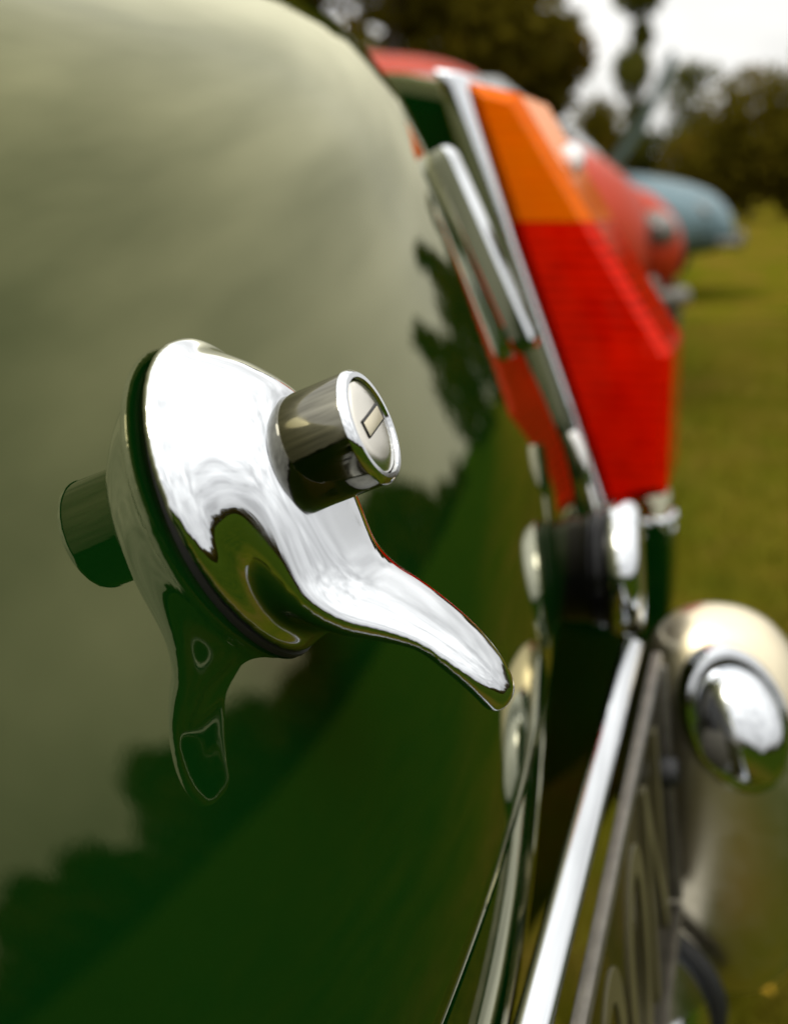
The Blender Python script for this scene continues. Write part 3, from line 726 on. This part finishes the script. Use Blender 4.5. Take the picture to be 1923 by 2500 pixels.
# bumper blade
BP = [(0.046, -0.236), (0.066, -0.246), (0.078, -0.254), (0.0865, -0.262), (0.0925, -0.272), (0.0950, -0.283), (0.0935, -0.297), (0.0880, -0.309), (0.078, -0.317), (0.062, -0.324)]
BPr = resample(np.array(BP), 40)
aa = np.linspace(-0.60, 0.60, 60); V = []
for a in aa:
    bow = -0.06 * max(0, abs(a) - 0.36) ** 1.0 * 2
    V += [P(o + bow, a, z) for o, z in BPr]
bumper = mk('bumper', V, [q[::-1] for q in grid_faces(60, 40)], M['chrome'], car, sharp=None)
tag(bumper, 'convex chrome bumper blade below the number plate')
pp = [P(o + 0.0015, 0.2685, z) for o, z in BPr[4:]]; v, f = tube(pp, 0.0042, 10); mk('piping', v, f, M['black'], bumper)

# ------------------------------------------------------------------ cars in the background
def loft(stations, seg=28, expo=2.6):
    """stations: (x, z_low, z_high, half_width)"""
    V = []
    for x, z0, z1, hw in stations:
        for k in range(seg):
            t = 2 * math.pi * k / seg; c_, s_ = math.cos(t), math.sin(t); e = 2 / expo
            V.append((x, hw * math.copysign(abs(c_) ** e, c_), (z0 + z1) / 2 + (z1 - z0) / 2 * math.copysign(abs(s_) ** e, s_)))
    n = len(stations)
    return V, grid_faces(n, seg, cv=True) + [tuple(range(seg))[::-1], tuple((n - 1) * seg + k for k in range(seg))]
def sm(st, n=40): return [tuple(q) for q in resample(np.array(st, float), n)]
def ellipsoid(c, r, nu=18, nv=24):
    V = []
    for i in range(nu):
        u = -math.pi / 2 + math.pi * i / (nu - 1)
        for j in range(nv):
            t = 2 * math.pi * j / nv; V.append((c[0] + r[0] * math.cos(u) * math.cos(t), c[1] + r[1] * math.cos(u) * math.sin(t), c[2] + r[2] * math.sin(u)))
    return V, grid_faces(nu, nv, cv=True)
def round_car(name, label, paint, loc, rz, hood, length=3.8, hw=0.76, roof=1.52, bonnet_open=False):
    c = root(name, (*loc, 0), rz); tag(c, label, 'car')
    # x forwards; nose at +length/2
    body = sm([(-1.90, .42, .58, .45), (-1.80, .32, .78, .60), (-1.45, .26, .95, .69), (-0.8, .24, 1.0, .72), (0.1, .24, 1.0, .72), (0.75, .25, hood + .02, .68), (1.25, .27, hood - .03, .58), (1.65, .32, hood - .14, .46), (1.83, .38, hood - .30, .34), (1.88, .46, hood - .44, .2)])
    v, f = loft(body); mk('body', v, f, paint, c, sharp=50)
    cab = sm([(-1.42, .80, .92, .50), (-1.15, .80, 1.20, .58), (-0.75, .80, roof - .08, .62), (-0.25, .80, roof, .63), (0.15, .80, roof - .04, .62), (0.42, .80, roof - .22, .60), (0.78, .80, hood + .03, .56)])
    v, f = loft(cab, expo=3.2); mk('roof', v, f, paint, c, sharp=50)
    for s in (-1, 1):
        for (x0, x1, t0, t1) in ((-0.85, -0.28, -0.70, -0.28), (-0.20, 0.36, -0.20, 0.20)):
            y = s * 0.625
            q = [(x0, y + s * .02, 1.03), (x1 + .10, y + s * .02, 1.03), (t1 + .06, y - s * .045, roof - .13), (t0, y - s * .045, roof - .13)]
            q2 = [(a_, b_ - s * 0.05, d_) for a_, b_, d_ in q]
            w = mk('window', q + q2, [(0, 1, 2, 3), (7, 6, 5, 4), (0, 4, 5, 1), (1, 5, 6, 2), (2, 6, 7, 3), (3, 7, 4, 0)], M['glass'], c, smooth=False)
        for x in (-1.25, 1.20):
            v, f = ellipsoid((x, s * 0.58, .58), (.47, .20, .27)); mk('wing', v, f, paint, c, sharp=None)
            v, f = lathe([(-.08, .20), (-.075, .28), (-.04, .305), (.04, .305), (.075, .28), (.08, .20)], 32, (x, s * 0.70, .305), (0, 1, 0)); w = mk('wheel', v, f, M['tyre'], c)
            v, f = lathe([(0, .17), (.03, .16), (.05, .08), (.055, .01)], 24, (x, s * 0.775, .305), (0, s, 0)); mk('hub_cap', v, f, M['edge'], w)
        v, f = ellipsoid((1.58, s * 0.55, .66), (.08, .08, .08)); h = mk('headlamp', v, f, M['edge'], c, sharp=None)
        v, f = ellipsoid((1.62, s * 0.55, .66), (.065, .065, .065)); mk('lens', v, f, M['clear'], h, sharp=None)
    wsq = [(0.80, -.50, hood + .06), (0.80, .50, hood + .06), (0.42, .47, roof - .14), (0.42, -.47, roof - .14)]
    wsq2 = [(a_ - .06, b_, d_ - .02) for a_, b_, d_ in wsq]
    mk('windscreen', wsq + wsq2, [(0, 1, 2, 3), (7, 6, 5, 4), (0, 4, 5, 1), (1, 5, 6, 2), (2, 6, 7, 3), (3, 7, 4, 0)], M['glass'], c, smooth=False)
    for x, k in ((1.93, 1), (-1.93, -1)):
        pts = [(x - k * .16, -.56, .42), (x - k * .04, -.42, .42), (x, 0, .42), (x - k * .04, .42, .42), (x - k * .16, .56, .42)]
        v, f = tube(resample(np.array(pts), 24), .035, 10); bmp_ = mk('bumper', v, f, M['edge'], c, sharp=None)
        for y in (-.3, .3):
            v, f = ellipsoid((x, y, .44), (.04, .03, .07)); mk('overrider', v, f, M['edge'], bmp_, sharp=None)
    if bonnet_open:
        rows = []
        for i in range(10):
            t = i / 9
            for j in range(9):
                y = (j / 8 - .5) * 2 * (.46 - .16 * t ** 2); rows.append((0.82 + .16 * math.sin(t * 1.8) + .34 * t, y, hood + .05 + .90 * t - .05 * (y / .5) ** 2))
        g = grid_faces(10, 9); n0 = len(rows); rows2 = [(a_ - .02, b_, d_) for a_, b_, d_ in rows]
        mk('bonnet', rows + rows2, g + [tuple(q + n0 for q in fc)[::-1] for fc in g], paint, c)
    return c
red = round_car('red_car', 'red rounded classic saloon parked behind the tail lamp', M['red'], (-0.12, 6.2), R(-66), 1.08, roof=1.46)
blue = round_car('blue_car', 'pale blue rounded classic car with raised bonnet beyond the red car', M['blue'], (1.02, 11.0), R(-16), 0.97, bonnet_open=True)

# ------------------------------------------------------------------ fallen leaf on the grass
lx, ly = 0.352, 1.066
lv = [(0, -.022, .0), (.014, -.006, .004), (.016, .008, .006), (0, .026, .003), (-.016, .008, .006), (-.014, -.006, .004), (0, .002, -.002)]
lo_ = mk('fallen_leaf', lv, [(0, 1, 6), (1, 2, 6), (2, 3, 6), (3, 4, 6), (4, 5, 6), (5, 0, 6)], mat_leaf('yellow_leaf', [(0.3, (0.42, 0.24, 0.015)), (0.7, (0.55, 0.33, 0.03))], 20), pos=(0, 0, 0))
lo_.scale = (1.3, 1.3, 1.3); lo_.location = (lx, ly, 0.05); lo_.rotation_euler = (0.2, 0.1, 0.7); tag(lo_, 'yellow fallen leaf lying on the grass by the bumper', 'leaf')
